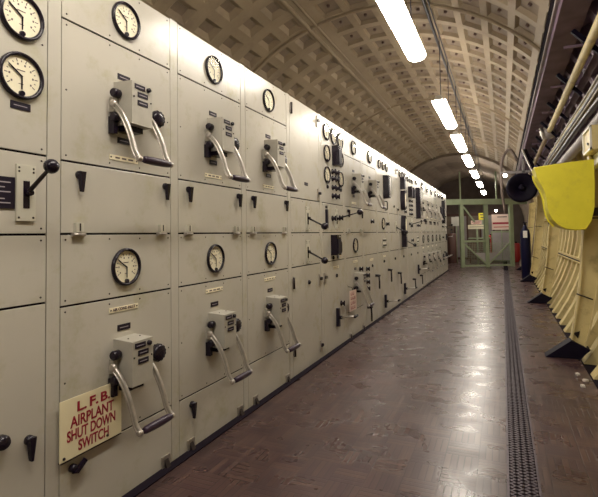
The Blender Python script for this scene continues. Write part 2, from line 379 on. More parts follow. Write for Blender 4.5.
def cubicle(k, rows, label, width=W):
    t = thing('switchgear_cubicle', label, 'electrical cabinet', (0, Y0+k*W, 0), 0, 'cubicles of the long switchboard')
    b = MB(); b.box(-.80, -.0085, 0.001, width-.001, 0, ZT, 'panel'); b.m[-5] = b.mi('gap')
    b.box(-.012, .0, width-.0575, width-.0025, .0, ZT, 'panel')
    b.obj('cabinet_body', t)
    y1 = width-.0595
    for z0, z1, n, sc in rows: panel(t, n, 0, y1, z0, z1, sc)
    return t
BREAK = [(ZA, ZT, 'top_panel', True), (ZB, ZA, 'breaker_panel', True), (ZC, ZB, 'flap_door', False), (ZD, ZC, 'gauge_panel', True), (ZE, ZD, 'breaker_panel', True), (.0, ZE, 'base_panel', False)]

def breaker(k, label, lower=True, mid=True, rows=BREAK, top=True):
    t = cubicle(k, rows, label)
    if top:
        fit('gauge', t, .333, 2.122); fit('plate', t, .322, 1.853); fit('plate', t, .322, 1.565); fit('cplate', t, .322, 1.484)
        fit('mech', t, .317, 1.708)
    if mid:
        fit('drop', t, .082, 1.385); fit('drop', t, .595, 1.385); fit('hinge', t, .075, 1.150); fit('hinge', t, .563, 1.150); fit('gauge', t, .333, 1.000)
    if lower:
        if k != 1: fit('cplate', t, .322, .818)
        fit('plate', t, .322, .736); fit('mech', t, .317, .584)
    fit('foot', t, .09, 0); fit('foot', t, .59, 0)
    return t

# cubicle 0 (at the left edge of the picture)
t = cubicle(0, [(1.44, ZT, 'instrument_panel', True), (1.147, 1.44, 'lever_panel', True), (.895, 1.147, 'middle_panel', True), (.0, .895, 'lower_door', False)],
            'nearest switchboard cubicle at the left edge, with two big gauges and a ball lever')
fit('gauge', t, .535, 1.925); fit('gauge', t, .535, 1.710); fit('plate', t, .535, 1.603)
fit('ballU', t, .555, 1.295)
b = MB(); b.box(0, .004, .33, .516, 1.236, 1.346, 'blackm')
for i, z in enumerate((1.325, 1.308, 1.292, 1.268, 1.254)): b.box(.004, .0044, .36, .50-.02*(i % 2), z, z+.004, 'line')
b.obj('instruction_plate', t)
fit('disc', t, .475, .458); fit('drop', t, .575, .425)
# cubicles 1-3
t = breaker(1, 'switchboard cubicle behind the red-lettered shut down notice, with two crank handles')
fit('turned', t, .055, .246)
# readable label on the lower breaker
b = MB(); b.box(0, .003, -.085, .085, -.011, .011, 'cream_label')
for y in (-.076, .076): b.prof((.003, y, 0), (1, 0, 0), [(0, .004), (.002, .003)], 'screw', 8)
np_ = b.obj('nameplate', t, (0, .322, .818)); me = text_mesh('AIR COND INLET', .017, 'ink', .0004)
o = bpy.data.objects.new('lettering', me); C.objects.link(o); o.parent = np_; o.location = (.0035, 0, 0)
t = breaker(2, 'second crank-handle cubicle, just right of the one with the shut down notice')
fit('drop', t, .10, .235)
breaker(3, 'third crank-handle cubicle, next to the tall plain door with hinges')
# cubicle 4
t = cubicle(4, [(ZB, ZT, 'upper_door', False), (ZC, ZB, 'lever_panel', True), (ZD, ZC, 'lever_panel', True), (0, ZD, 'lower_door', False)],
            'cubicle with tall blank doors and two downward ball levers one above the other')
fit('vhinge', t, .018, 2.163); fit('vhinge', t, .018, .745); fit('vhinge', t, .018, .21); fit('plate', t, .325, 1.571)
fit('ballD', t, .335, 1.275); fit('ballD', t, .325, .985); fit('dot', t, .35, .72); fit('latch', t, .60, .72); fit('latch', t, .60, .12)
fit('latch', t, .60, 1.50); fit('latch', t, .60, 2.18)
# cubicle 5
t = cubicle(5, [(ZB, ZT, 'instrument_panel', False), (ZC, ZB, 'switch_panel', True), (ZD, ZC, 'switch_panel', True), (0, ZD, 'lower_door', False)],
            'instrument cubicle with rows of ringed gauges round a black relay, first such from the left')
for y, z in ((.14, 2.13), (.35, 2.125), (.555, 2.115), (.145, 1.92), (.56, 1.92), (.145, 1.71), (.55, 1.705)): fit('gauge', t, y, z)
fit('relay', t, .36, 1.925)
for y in (.30, .41):
    for z in (1.76, 1.69, 1.60, 1.515): fit('knob', t, y, z)
fit('dot', t, .15, 1.595); fit('dot', t, .55, 1.595)
fit('strip', t, .10, 1.28); fit('ballF', t, .40, 1.29); fit('knob', t, .28, 1.29); fit('knob', t, .50, 1.30); fit('relay', t, .28, 1.025); fit('loop', t, .42, 1.0); fit('dot', t, .28, .90); fit('dot', t, .42, .90)
fit('cplate', t, .36, .80); fit('dot', t, .37, .715); fit('tlever', t, .36, .30); fit('knob', t, .50, .42); fit('latch', t, .03, .72)
# 6, 7
t = breaker(6, 'crank-handle cubicle immediately right of the red and white tag, both handles hanging')
fit('knob', t, .50, .72)
t = cubicle(7, [(ZA, ZT, 'top_panel', True), (ZB, ZA, 'breaker_panel', True), (ZC, ZB, 'plain_panel', True), (ZD, ZC, 'plain_panel', True), (0, ZD, 'lower_door', False)],
            'cubicle with one crank handle above a blank lower door and a column of knobs')
fit('gauge', t, .333, 2.122); fit('plate', t, .322, 1.853); fit('mech', t, .317, 1.708); fit('knob', t, .36, 1.29); fit('dot', t, .36, .72)
for z in (.70, .62, .54, .46): fit('knob', t, .09, z)
fit('dropbar', t, .52, .50); fit('dropbar', t, .10, .15); fit('cplate', t, .33, .80)
# 8, 9
ROW4 = [(ZB, ZT, 'instrument_panel', False), (ZC, ZB, 'switch_panel', True), (ZD, ZC, 'switch_panel', True), (0, ZD, 'lower_door', False)]
t = cubicle(8, ROW4, 'cubicle with three small gauges in a row over one long upright black relay')
for y in (.14, .36, .57): fit('gauge_small', t, y, 2.10)
fit('relay_long', t, .40, 1.80); fit('loop', t, .40, 1.53); fit('gauge', t, .30, 1.27); fit('knob', t, .52, 1.27); fit('lamp4', t, .33, 1.0)
fit('dot', t, .30, .74); fit('dropbar', t, .54, .52); fit('tlever', t, .30, .18); fit('cplate', t, .33, .81)
t = cubicle(9, [(ZB, ZT, 'upper_door', False), (ZC, ZB, 'plain_panel', True), (ZD, ZC, 'plain_panel', True), (0, ZD, 'lower_door', False)],
            'narrow-looking cubicle with a blank upper door, latch at its top, before the oval relays')
fit('latch', t, .56, 2.14); fit('dot', t, .33, 1.55); fit('ballD', t, .45, 1.22); fit('dot', t, .33, .74); fit('dropbar', t, .52, .42); fit('latch', t, .56, 1.5)
# 10..12
t = cubicle(10, ROW4, 'cubicle with big oval black relays stacked down its face')
for y in (.14, .36, .57): fit('gauge_small', t, y, 2.12)
fit('relay_oval', t, .22, 1.68); fit('relay_oval', t, .22, 1.26); fit('knob', t, .5, 1.85); fit('knob', t, .5, 1.70); fit('relay', t, .22, 1.97); fit('relay', t, .25, 1.0)
for z in (1.58, 1.5): fit('knob', t, .5, z)
fit('dot', t, .3, .74); fit('tlever', t, .3, .2); fit('ballD', t, .5, 1.0)
t = cubicle(11, ROW4, 'cubicle with paired black relays and a knot of selector knobs, after the oval relays')
for y in (.14, .36, .57): fit('gauge_small', t, y, 2.12)
fit('relay', t, .22, 1.88); fit('relay', t, .45, 1.88)
for z in (1.72, 1.64, 1.56, 1.48):
    for y in (.25, .4): fit('knob', t, y, z)
fit('knob', t, .2, 1.30); fit('knob', t, .35, 1.26); fit('ballF', t, .45, 1.30); fit('knob', t, .4, 1.0); fit('dot', t, .3, .74); fit('dropbar', t, .4, .2)
t = cubicle(12, ROW4, 'cubicle carrying one tall thin relay high up, two before the far crank handles')
fit('relay_long', t, .30, 1.86); fit('relay_long', t, .30, 1.58); fit('gauge_small', t, .3, 2.15); fit('knob', t, .3, 1.28); fit('knob', t, .5, 1.28); fit('lamp4', t, .33, 1.0); fit('dot', t, .3, .74); fit('tlever', t, .3, .42); fit('dropbar', t, .5, .2)
far = ['first of the far group of crank-handle cubicles, lit yellow-green', 'second of the far group of crank-handle cubicles', 'third of the far group of crank-handle cubicles', 'fourth and last of the far group of crank-handle cubicles']
for i, k in enumerate((13, 14, 15, 16)):
    t = breaker(k, far[i])
t = cubicle(17, ROW4, 'distant cubicle with a single square relay beside the far instrument cubicle')
fit('gauge_small', t, .2, 2.12); fit('gauge_small', t, .45, 2.12); fit('relay', t, .35, 1.72); fit('knob', t, .3, 1.5); fit('gauge', t, .33, 1.0); fit('tlever', t, .3, .45); fit('dot', t, .3, .74)
t = cubicle(18, ROW4, 'distant cubicle with tall relays, last but one from the gate')
fit('gauge_small', t, .2, 2.12); fit('gauge_small', t, .45, 2.12); fit('relay_long', t, .3, 1.86); fit('relay_long', t, .3, 1.55); fit('knob', t, .25, 1.3); fit('ballF', t, .4, 1.28); fit('knob', t, .3, 1.0); fit('tlever', t, .3, .45); fit('dropbar', t, .5, .5)
t = cubicle(19, ROW4, 'last switchboard cubicle, at the far end before the green gate')
fit('gauge_small', t, .3, 2.05); fit('knob', t, .3, 1.6); fit('ballD', t, .4, 1.28); fit('tlever', t, .4, .45); fit('tlever', t, .4, 1.0)

# kerb plate in front of the boards
# ------------------------------------------------------------------ shut down notice
sg = MB(); sg.box(.012, .016, -.006, .297, 0, .226, 'sign')
for y, z in ((.012, .012), (.22, .018)): sg.prof((.016, y, z), (1, 0, 0), [(0, .006), (.004, .005)], 'screw', 10)
for y in (.012, .22): sg.box(0, .012, y-.008, y+.008, -.004, .02, 'screw')
sg.box(.0, .016, 0, .297, -.006, -.0005, 'screw')  # dark strip paints in the shadow line along the board's lower edge
t = thing('warning_sign', 'cream notice with red hand lettering L.F.B. AIRPLANT SHUT DOWN SWITCH on the cabinet', 'sign', (.0, 1.236, .2905))
sg.obj('board', t)
for txt, y, z, sz, bo, sx in (('L.', .092, .184, .052, .0015, 1.3), ('F.', .150, .184, .052, .0015, 1.3), ('B.', .208, .184, .052, .0012, 1.3), ('AIRPLANT', .147, .132, .058, .0011, .80), ('SHUT DOWN', .144, .083, .057, .0011, .68), ('SWITCH', .152, .034, .056, .0011, .72)):
    o = bpy.data.objects.new('lettering', text_mesh(txt, sz, 'red', bo, .0006, sx)); C.objects.link(o); o.parent = t; o.location = (.0168, y, z)
# hanging red/white tag
t = thing('warning_tag', 'small pale tag with four rows of red marks hung on the switchboard', 'sign', (.0, 4.65, .315)); t.rotation_euler.x = -.02
b = MB(); b.box(.055, .059, 0, .24, 0, .215, 'pink'); b.obj('card', t)
for i, z in enumerate((.035, .085, .135, .182)):
    b = MB(); y = .035
    for w in ((.035, .05, .04), (.05, .03, .05), (.04, .055, .03), (.05, .05))[i]:
        b.box(.059, .0596, y, y+w, z-.016, z-.009, 'red'); b.box(.059, .0596, y, y+.010, z-.016, z+.014, 'red'); b.box(.059, .0596, y+w-.012, y+w-.004, z-.016, z+.014, 'red'); y += w+.016
    b.obj('red_marking', t)
b = MB(); b.tube([(.0, .12, .25), (.045, .12, .245), (.057, .12, .20)], .004, 'black', 6); b.obj('hook', t)

# ------------------------------------------------------------------ tunnel lining
CX, CZ, R0 = .1, 1.35, 2.5
def P(th, y, r): a = math.radians(th); return (CX+r*math.sin(a), y, CZ+r*math.cos(a))
def lining(name, cells, ys, depth, ribt, riby, kr, kp, slope=.25, bolt=True, nsub=2):
    b = MB()
    for (t0, t1) in cells:
        for y0, y1 in zip(ys, ys[1:]):
            tt = [t0+(t1-t0)*i/nsub for i in range(nsub+1)]
            a0, a1 = t0+ribt, t1-ribt; ti = [a0+(a1-a0)*i/nsub for i in range(nsub+1)]
            yi0, yi1 = y0+riby, y1-riby
            sl = depth*slope; st = math.degrees(sl/R0)
            tf = [a0+st+(a1-a0-2*st)*i/nsub for i in range(nsub+1)]
            o0 = b.verts([P(x, y0, R0) for x in tt]); o1 = b.verts([P(x, y1, R0) for x in tt])
            i0 = b.verts([P(x, yi0, R0) for x in ti]); i1 = b.verts([P(x, yi1, R0) for x in ti])
            f0 = b.verts([P(x, yi0+sl, R0+depth) for x in tf]); f1 = b.verts([P(x, yi1-sl, R0+depth) for x in tf])
            n = nsub
            for j in range(n):
                b.face((o0+j, o0+j+1, i0+j+1, i0+j), kr); b.face((i1+j, i1+j+1, o1+j+1, o1+j), kr)
                b.face((i0+j, i0+j+1, f0+j+1, f0+j), kr); b.face((f1+j, f1+j+1, i1+j+1, i1+j), kr)
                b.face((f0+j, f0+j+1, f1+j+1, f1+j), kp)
            b.face((o0, i0, i1, o1), kr); b.face((i0+n, o0+n, o1+n, i1+n), kr)
            b.face((i0, f0, f1, i1), kr); b.face((f0+n, i0+n, i1+n, f1+n), kr)
            if bolt and y0 > 1:
                tm = (t0+t1)/2; c = Vector(P(tm, (y0+y1)/2, R0+depth)); d = Vector((CX, (y0+y1)/2, CZ))-c
                b.prof(c, d, [(0, .022), (.025, .018)], 'bolt', 6, False)
    return struct(b.obj(name, recalc=False))
PITCH = .465; YR = 5.31
ys = [YR+PITCH*i for i in range(-18, 25)]           # y from -3.06 to 16.0
YEND = ys[-1]
cells = []
a = 24.9
edges = [24.9+7.4*i for i in range(0, 5)]            # right haunch
edges = [24.9-7.4*i for i in range(5, 0, -1)]+edges  # to -12.1
cells += list(zip(edges, edges[1:]))
left = [-14.3]; cells += [(-16.6, -14.3), (-14.3, -12.1)]
e2 = [-16.6-7.4*i for i in range(0, 12)]
cells += list(zip(e2[1:], e2))
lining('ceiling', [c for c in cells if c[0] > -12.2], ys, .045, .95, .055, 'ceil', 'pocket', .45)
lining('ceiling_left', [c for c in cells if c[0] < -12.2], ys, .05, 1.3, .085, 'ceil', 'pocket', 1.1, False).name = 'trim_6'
rc = [69, 87, 128]
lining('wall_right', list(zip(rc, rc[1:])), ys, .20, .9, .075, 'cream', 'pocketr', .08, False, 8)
lining('wall_right_upper', [(54.5, 61.5), (61.5, 69)], ys, .10, .9, .055, 'plum', 'plum', .2, True, 2).name = 'trim_5'  # shadow zone by the tray is put into the plum colour here
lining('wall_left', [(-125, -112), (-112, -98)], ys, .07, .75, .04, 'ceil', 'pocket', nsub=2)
# two longitudinal ribs with small pockets between (crown key on the left)
b = MB()
for th, r in ((-16.6, .028), (-14.3, .016)):
    p = P(th, 0, R0-.015); b.cyl((p[0], -3, p[2]), (p[0], YEND, p[2]), r, 'ceil', 8)
struct(b.obj('trim_1'))
# raised circumferential rib
b = MB()
for yy in (YR, YR+PITCH*9, YR+PITCH*18):
    b.tube([P(x, yy-.005, R0-.012) for x in range(-80, 55, 4)], .02, 'ceil', 8)
struct(b.obj('trim_2'))
# far smaller lining (corrugated) beyond the gate
b = MB(); yy = [YEND+.13*i for i in range(0, 52)]; th = list(range(-130, 131, 10)); rr = [(2.36 if i % 2 else 2.42) for i in range(len(yy))]
rows = [b.verts([P(x, y, r) for x in th]) for y, r in zip(yy, rr)]
for A, B_ in zip(rows, rows[1:]):
    for j in range(len(th)-1): b.face((A+j, A+j+1, B_+j+1, B_+j), 'lining')
r1 = b.verts([P(x, YEND, 2.65) for x in th])
for j in range(len(th)-1): b.face((rows[0]+j, rows[0]+j+1, r1+j+1, r1+j), 'lining')
struct(b.obj('ceiling_far', recalc=False)).name = 'trim_3'
YF = yy[-1]
def bulk(name, y, d):
    b = MB(); o = [P(x, y, 2.7) for x in range(0, 360, 12)]; q = [(p[0], y+d, p[2]) for p in o]; b.hexa(o, q, 'wallend'); return struct(b.obj(name))
bulk('wall_front', YF-.02, .1); bulk('wall_back', -3.1, .1)

# ------------------------------------------------------------------ floor with trench
GX0, GX1 = 1.532, 1.668
b = MB(); YA, YB = -3.05, YF
b.box(-2.25, GX0, YA, YB, -.08, 0, 'floor'); b.box(GX1, 2.13, YA, YB, -.08, 0, 'floor')
b.box(GX0, GX1, YA, YB, -.16, -.12, 'trench'); b.box(GX0-.004, GX0, YA, YB, -.16, -.08, 'trench'); b.box(GX1, GX1+.004, YA, YB, -.16, -.08, 'trench')
b.box(2.13, 2.40, YA, YB, -.20, -.05, 'trench')
struct(b.obj('floor', recalc=True))
# drain grating: sections of expanded mesh
sec = MB(); L_ = 1.5
sec.box(0, .010, .003, L_-.003, -.020, .003, 'steelgrate'); sec.box(.126, .136, .003, L_-.003, -.020, .003, 'steelgrate')
n = 50; p = L_/n; w = .0042
for i in range(n):
    for j in range(4):
        x0 = .010+.029*j; x1 = x0+.029; y0 = i*p
        for (ya, yb) in ((y0, y0+p/2), (y0+p, y0+p/2)):
            if (j % 2): ya, yb = yb, ya
            sec.hexa([(x0, ya-w, -.014), (x0, ya+w, -.014), (x1, yb+w, -.014), (x1, yb-w, -.014)], [(x0, ya-w, 0), (x0, ya+w, 0), (x1, yb+w, 0), (x1, yb-w, 0)], 'steelgrate')
sme = sec.mesh('floor_grating', True)
names = 'nearest the camera|second|third|fourth|fifth|sixth|seventh|eighth|ninth'.split('|')
for i in range(9):
    o = bpy.data.objects.new('floor_grating', sme); C.objects.link(o); o.location = (GX0, 1.2+L_*i, 0)
    tag(o, ('dark pierced drain grating in the floor, length nearest the front edge' if i == 0 else 'dark pierced drain grating in the floor, %s length counted away from the front' % names[i]), 'grating', 'drain gratings in the floor')
# dark skirting channel along the board
b = MB(); b.box(.001, .05, .55, 14.5, .0002, .008, 'trench'); struct(b.obj('trim_4'))

# ------------------------------------------------------------------ fluorescent lamps
lamp_y = [-1.4, 1.0, 3.55, 6.65, 8.9, 11.2, 13.9, 17.0, 20.5]
lab = ['tube lamp hanging behind the camera end of the tunnel', 'tube lamp hanging over the front of the switchboard', 'nearest lit fluorescent lamp, large and cut by the top edge', 'second lit fluorescent lamp hanging down the aisle', 'third lit fluorescent lamp hanging down the aisle', 'fourth lit fluorescent lamp, small, hanging down the aisle', 'fifth lit fluorescent lamp, near the green gate', 'sixth lit fluorescent lamp, just above the gate beam', 'farthest lit fluorescent lamp beyond the gate']
for y, l in zip(lamp_y, lab):
    t = thing('fluorescent_lamp', l, 'lamp', (.87, y, 2.75), 0, 'lamps hung along the tunnel')
    b = MB(); b.hexa([(-.05, -.78, .03), (.05, -.78, .03), (.035, -.78, .085), (-.035, -.78, .085)], [(-.05, .78, .03), (.05, .78, .03), (.035, .78, .085), (-.035, .78, .085)], 'white'); b.obj('lamp_housing', t)
    b = MB(); pts = [(.085*math.cos(PI+PI*i/8), .03+.055*math.sin(PI+PI*i/8)) for i in range(9)]
    b.hexa([(x, -.76, z) for x, z in pts], [(x, .76, z) for x, z in pts], 'tube'); b.obj('diffuser', t)
    for yy_ in (-.5, .5):
        b = MB(); b.cyl((0, yy_, .085), (0, yy_, .94), .005, 'cable', 6); b.obj('hanger', t)
# conduit above the lamps
p = P(17, 0, R0-.03); b = MB(); b.cyl((p[0], -3, p[2]), (p[0], YEND, p[2]), .018, 'cable', 8)
b.cyl((p[0]+.05, -3, p[2]-.01), (p[0]+.05, YEND, p[2]-.01), .008, 'cable', 6)
tag(b.obj('lighting_conduit'), 'dark conduit fixed along the crown of the ceiling above the lamps', 'conduit')

# ------------------------------------------------------------------ right side services
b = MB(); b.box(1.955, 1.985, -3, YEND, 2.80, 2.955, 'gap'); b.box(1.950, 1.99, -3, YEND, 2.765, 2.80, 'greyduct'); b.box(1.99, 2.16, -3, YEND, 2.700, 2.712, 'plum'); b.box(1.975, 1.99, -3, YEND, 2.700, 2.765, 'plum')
tag(b.obj('cable_tray'), 'long black and grey steel tray running along the upper right of the vault', 'cable tray')
b = MB(); b.cyl((2.20, -3, 2.55), (2.20, 7.35, 2.55), .034, 'cream', 14)
t = tag(b.obj('service_pipe'), 'straight cream pipe running high along the right wall', 'pipe')
b = MB(); b.cyl((2.20, 7.7, 2.55), (2.20, 15.5, 2.55), .032, 'ceil', 12)
tag(b.obj('service_pipe'), 'duller cream pipe carrying on beyond the round pipe joint', 'pipe')
b = MB(); b.ball((2.20, 7.5, 2.55), .10, 'greyduct'); b.prof((2.13, 7.5, 2.55), (-1, 0, -.3), [(0, .09), (.03, .09), (.035, .05)], 'metal', 16)
b.tube(bez([(2.2, 7.5, 2.6), (2.3, 7.3, 2.75), (2.4, 7.2, 2.55), (2.35, 7.4, 2.4)]), .025, 'metal', 8)
tag(b.obj('pipe_joint'), 'round metal junction where the cream pipe is joined, curled pipe beside it', 'pipe joint')
# brackets holding tray and pipe
for i in range(12):
    y = 1.9+1.1*i
    b = MB(); a0 = Vector((2.10, y, 2.695)); a1 = Vector((2.30, y, 2.46))
    u = Vector((.012, 0, .012)); v = Vector((0, .03, 0))
    b.hexa([a0-u, a0+u, a0+u+v, a0-u+v], [a1-u, a1+u, a1+u+v, a1-u+v], 'dark')
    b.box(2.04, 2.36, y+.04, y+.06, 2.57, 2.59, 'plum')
    where = ['nearest the front edge', 'second', 'third', 'fourth', 'fifth', 'sixth', 'seventh', 'eighth', 'ninth', 'tenth', 'eleventh', 'farthest'][i]
    tag(b.obj('pipe_bracket'), 'dark bracket under the tray by the cream pipe, %s' % where, 'bracket', 'brackets on the right wall')
def run(name, x, z, r, k, label, cat='cable', y1=14., sag=.0):
    b = MB(); ph = random.random()*6
    b.tube([(x+.006*math.sin(y*1.3+ph), y, z+sag*math.sin(y*2.2+ph)) for y in [-2.8+.5*i for i in range(int((y1+2.8)/.5)+1)]], r, k, 8)
    return tag(b.obj(name), label, cat)
run('cable', 2.285, 2.365, .010, 'cablew', 'thin pale cable on the right wall, above the thick black ones', sag=.004)
run('cable', 2.30, 2.31, .026, 'cable', 'thick black cable on the right wall, upper of two', sag=.006)
run('cable', 2.315, 2.215, .028, 'cable', 'thick black cable on the right wall, lower of two', sag=.006)
run('cable', 2.285, 2.263, .009, 'cablew', 'thin pale cable lying between the two thick black ones', sag=.004)
run('wall_duct', 2.37, 2.10, .06, 'greyduct', 'pale grey round duct along the right wall under the black cables', 'duct')
b = MB(); b.box(2.33, 2.36, -2.9, 14, 2.37, 2.43, 'cream'); b.box(2.33, 2.41, -2.9, 14, 2.37, 2.376, 'cream')
tag(b.obj('cable_shelf'), 'cream steel angle strip running above the wall cables', 'shelf')

# cream junction box
t = thing('junction_box', 'cream metal box with white-edged side opening above the yellow hood', 'box', (2.24, 4.38, 1.79))
b = MB(); b.box(.0, .24, 0, .38, 0, .2, 'cream'); b.obj('box_body', t, bevel=.004)
b = MB()
for q in ((0, .38, 0, .018), (0, .38, .182, .2), (0, .02, 0, .2), (.36, .38, 0, .2)): b.box(-.014, 0, q[0], q[1], q[2], q[3], 'white')
b.obj('cover_frame', t)
b = MB(); b.prof((-.001, .16, .07), (-1, 0, 0), [(0, .012), (.01, .01)], 'black', 10); b.obj('cover_screw', t)
b = MB(); b.box(2.30, 2.52, 4.40, 4.75, 1.66, 1.785, 'white')
tag(b.obj('small_cabinet'), 'small white cabinet just under the cream junction box', 'box')

# yellow hood
pts = [(1.813, 1.683), (2.03, 1.705), (2.262, 1.722), (2.262, 1.50), (2.252, 1.314), (2.225, 1.20), (2.185, 1.134), (2.11, 1.130), (2.035, 1.143), (1.98, 1.175), (1.941, 1.223), (1.918, 1.28), (1.907, 1.348), (1.902, 1.41), (1.891, 1.461), (1.875, 1.505), (1.852, 1.55), (1.832, 1.60), (1.828, 1.64)]
def off(p, s): cx_, cz_ = 2.08, 1.45; return (cx_+(p[0]-cx_)*s, cz_+(p[1]-cz_)*s)
t = thing('storage_hood', 'big curved yellow plastic hood fixed to the cream wall ribs', 'hood', (0, 0, 0))
b = MB(); n = len(pts); f0 = b.verts([(x, 4.47, z) for x, z in pts]); i0 = b.verts([(*off((x, z), .985),) and (off((x, z), .98)[0], 4.455, off((x, z), .98)[1]) for x, z in pts]); bk = b.verts([(x, 4.80, z) for x, z in pts])
for j in range(n):
    k = (j+1) % n; b.face((i0+j, i0+k, f0+k, f0+j), 'yellow', True); b.face((f0+j, f0+k, bk+k, bk+j), 'yellow', False)
b.face([i0+j for j in range(n)], 'yellow'); b.face([bk+j for j in range(n)][::-1], 'yellow')
b.obj('hood_shell', t)
b = MB()
for y in (4.79,):
    for j in range(9, n-1):
        a_, c_ = pts[j], pts[j+1]; o1, o2 = off(a_, 1.05), off(c_, 1.05)
        b.hexa([(a_[0], y, a_[1]), (c_[0], y, c_[1]), (o2[0], y, o2[1]), (o1[0], y, o1[1])], [(a_[0], y+.02, a_[1]), (c_[0], y+.02, c_[1]), (o2[0], y+.02, o2[1]), (o1[0], y+.02, o1[1])], 'yellow')
b.obj('back_rim', t)
b = MB(); b.box(2.24, 2.40, 4.56, 4.60, 1.25, 1.32, 'screw'); b.obj('mounting_bracket', t)

# small grey unit under the hood
t = thing('wall_unit', 'small grey box with dark lid below the yellow hood', 'box', (2.33, 5.6, .98))
b = MB(); b.box(0, .13, 0, .2, 0, .17, 'greyduct'); b.obj('box_body', t, bevel=.004); b = MB(); b.box(-.01, .14, -.01, .21, -.03, -.001, 'black'); b.obj('base', t)

# curved cream struts
where = {1.3: 'cream curved strut out at the front edge of the right wall', 4.75: 'big cream curved strut beside the yellow hood, black foot on the floor', 8.15: 'second cream curved strut along the right wall, past the yellow hood', 11.5: 'third cream curved strut along the right wall', 14.9: 'farthest cream curved strut, close to the gate'}
for ys_, l in where.items():
    t = thing('wall_strut', l, 'strut', (2.1, ys_, 0), 0, 'curved struts on the right wall')
    b = MB(); wd = .10
    a = [math.degrees(math.atan2(2.09-CX, .16-CZ))]; ths = [120-3*i for i in range(0, 16)]
    inn = []; out_ = []
    for i, q in enumerate(ths):
        ri = 2.28-.165*math.sin(PI*min(1, i/16)); inn.append(P(q, 0, ri)); out_.append(P(q, 0, ri+.135+.003*i))
    inn[0] = (2.075, 0, .165); out_[0] = (2.18, 0, .09)
    for j in range(len(ths)-1):
        A, B_, D_, E_ = inn[j], inn[j+1], out_[j+1], out_[j]
        q = [(p_[0]-2.1, 0, p_[2]) for p_ in (A, B_, D_, E_)]
        b.hexa(q, [(x, .02, z) for x, y, z in q], 'cream')        # web
        # inner and outer flanges
        for (u_, v_, s_) in ((A, B_, 1), (E_, D_, -1)):
            n_ = .012*s_
            w_ = [(u_[0]-2.1, -.03, u_[2]), (v_[0]-2.1, -.03, v_[2]), (v_[0]-2.1+n_, -.03, v_[2]), (u_[0]-2.1+n_, -.03, u_[2])]
            b.hexa(w_, [(x, wd-.03, z) for x, y, z in w_], 'cream')
    b.hexa([(-.010, -.005, .22), (.045, -.005, .24), (.028, -.005, .175)], [(-.010, .0, .22), (.045, .0, .24), (.028, .0, .175)], 'black')
    b.obj('curved_channel', t)
    b = MB()
    w0 = [(-.235, -.05, .003), (.03, -.05, .003), (.115, -.05, .09), (-.03, -.05, .16)]
    b.hexa(w0, [(x, .10, z) for x, y, z in w0], 'dark'); b.obj('foot_wedge', t)
    for q, ra in ((111, 2.18), (93, 2.12)):
        b = MB(); p0, p1 = P(q, 0, ra-.01), P(q, 0, ra+.12); b.tube([(p0[0]-2.1, -.04, p0[2]), (p1[0]-2.1, -.04, p1[2])], .006, 'screw', 6); b.obj('tie_band', t)
# long horizontal cream rails carried across the ribs
for z, th_, l in ((.75, 104.5, 'cream double horizontal rail low on the right wall, across the ribs'), (1.42, 88, 'cream horizontal rail at mid height on the right wall'),):
    p0 = P(th_, 0, 2.475); b = MB(); b.box(p0[0]-.012, p0[0]+.012, -2.9, 15.6, p0[2]-.045, p0[2]+.02, 'cream'); b.box(p0[0]-.03, p0[0]-.013, -2.9, 15.6, p0[2]-.045, p0[2]-.028, 'cream'); b.box(p0[0]-.016, p0[0]-.012, -2.9, 15.6, p0[2]-.028, p0[2]-.008, 'dark')
    tag(b.obj('wall_rail'), l, 'rail')
# gusset plate near the front
b = MB(); q = [(2.20, 0, .34), (2.42, 0, .62), (2.50, 0, .50), (2.44, 0, .30), (2.30, 0, .26)]
b.hexa([(x, 4.10, z) for x, y, z in q], [(x, 4.13, z) for x, y, z in q], 'cream')
tag(b.obj('gusset_plate'), 'cream pointed steel plate at the right edge, low between the ribs', 'plate')
# debris by the gutter
for i, (x, y) in enumerate(((2.04, 3.9), (2.08, 4.05), (2.05, 4.2), (2.09, 5.4), (2.03, 5.7))):
    b = MB(); r = .018; v = [(x+r*math.cos(k*1.1)*random.uniform(.6, 1.3), y+r*math.sin(k*1.1)*random.uniform(.8, 2), 0) for k in range(6)]
    b.hexa([(a_, c_, .001) for a_, c_, _ in v], [(a_, c_, .014) for a_, c_, _ in v], 'cablew' if i < 3 else 'brown')
    tag(b.obj('debris_scrap'), ['pale scrap on the floor edge nearest the front right', 'pale scrap on the floor edge, middle of the near three', 'pale scrap on the floor edge just before the strut foot', 'brown scrap by the gutter just past the first strut foot', 'brown scrap by the gutter, farther past the first strut foot'][i], 'scrap', 'scraps by the gutter')

# ------------------------------------------------------------------ black drum and hoses
t = thing('cable_drum', 'big dark blue-black round drum slung high at the end of the right wall', 'drum', (1.95, 10.8, 2.06))
b = MB(); b.prof((0, .45, 0), (0, -1, 0), [(0, .20), (.06, .30), (.42, .31), (.47, .29), (.45, .24), (.40, .10), (.30, .05)], 'dark', 28); b.obj('drum_casing', t)
b = MB(); b.prof((0, -.01, 0), (0, -1, 0), [(0, .07), (.04, .055), (.05, .02)], 'dark', 14)
b.obj('hub', t)
b = MB(); b.box(-.42, .2, .15, .21, .33, .38, 'greyduct'); b.box(.02, .07, .15, .21, .30, .63, 'greyduct'); b.obj('hanging_bracket', t)
t = thing('curved_hose', 'dark hose bending down from the roof beside the round drum', 'hose', (0, 0, 0))
b = MB(); b.tube(bez([(1.97, 9.6, 2.64), (2.0, 9.4, 2.5), (2.1, 9.2, 2.2), (2.22, 9.1, 1.95), (2.3, 9.3, 1.7), (2.36, 9.5, 1.2)]), .05, 'dark', 10); b.obj('hose_tube', t)
b = MB(); b.tube(bez([(1.93, 9.5, 2.66), (1.97, 9.3, 2.5), (2.06, 9.1, 2.2), (2.17, 9.0, 1.95)]), .016, 'metal', 8); b.obj('steel_edge', t)
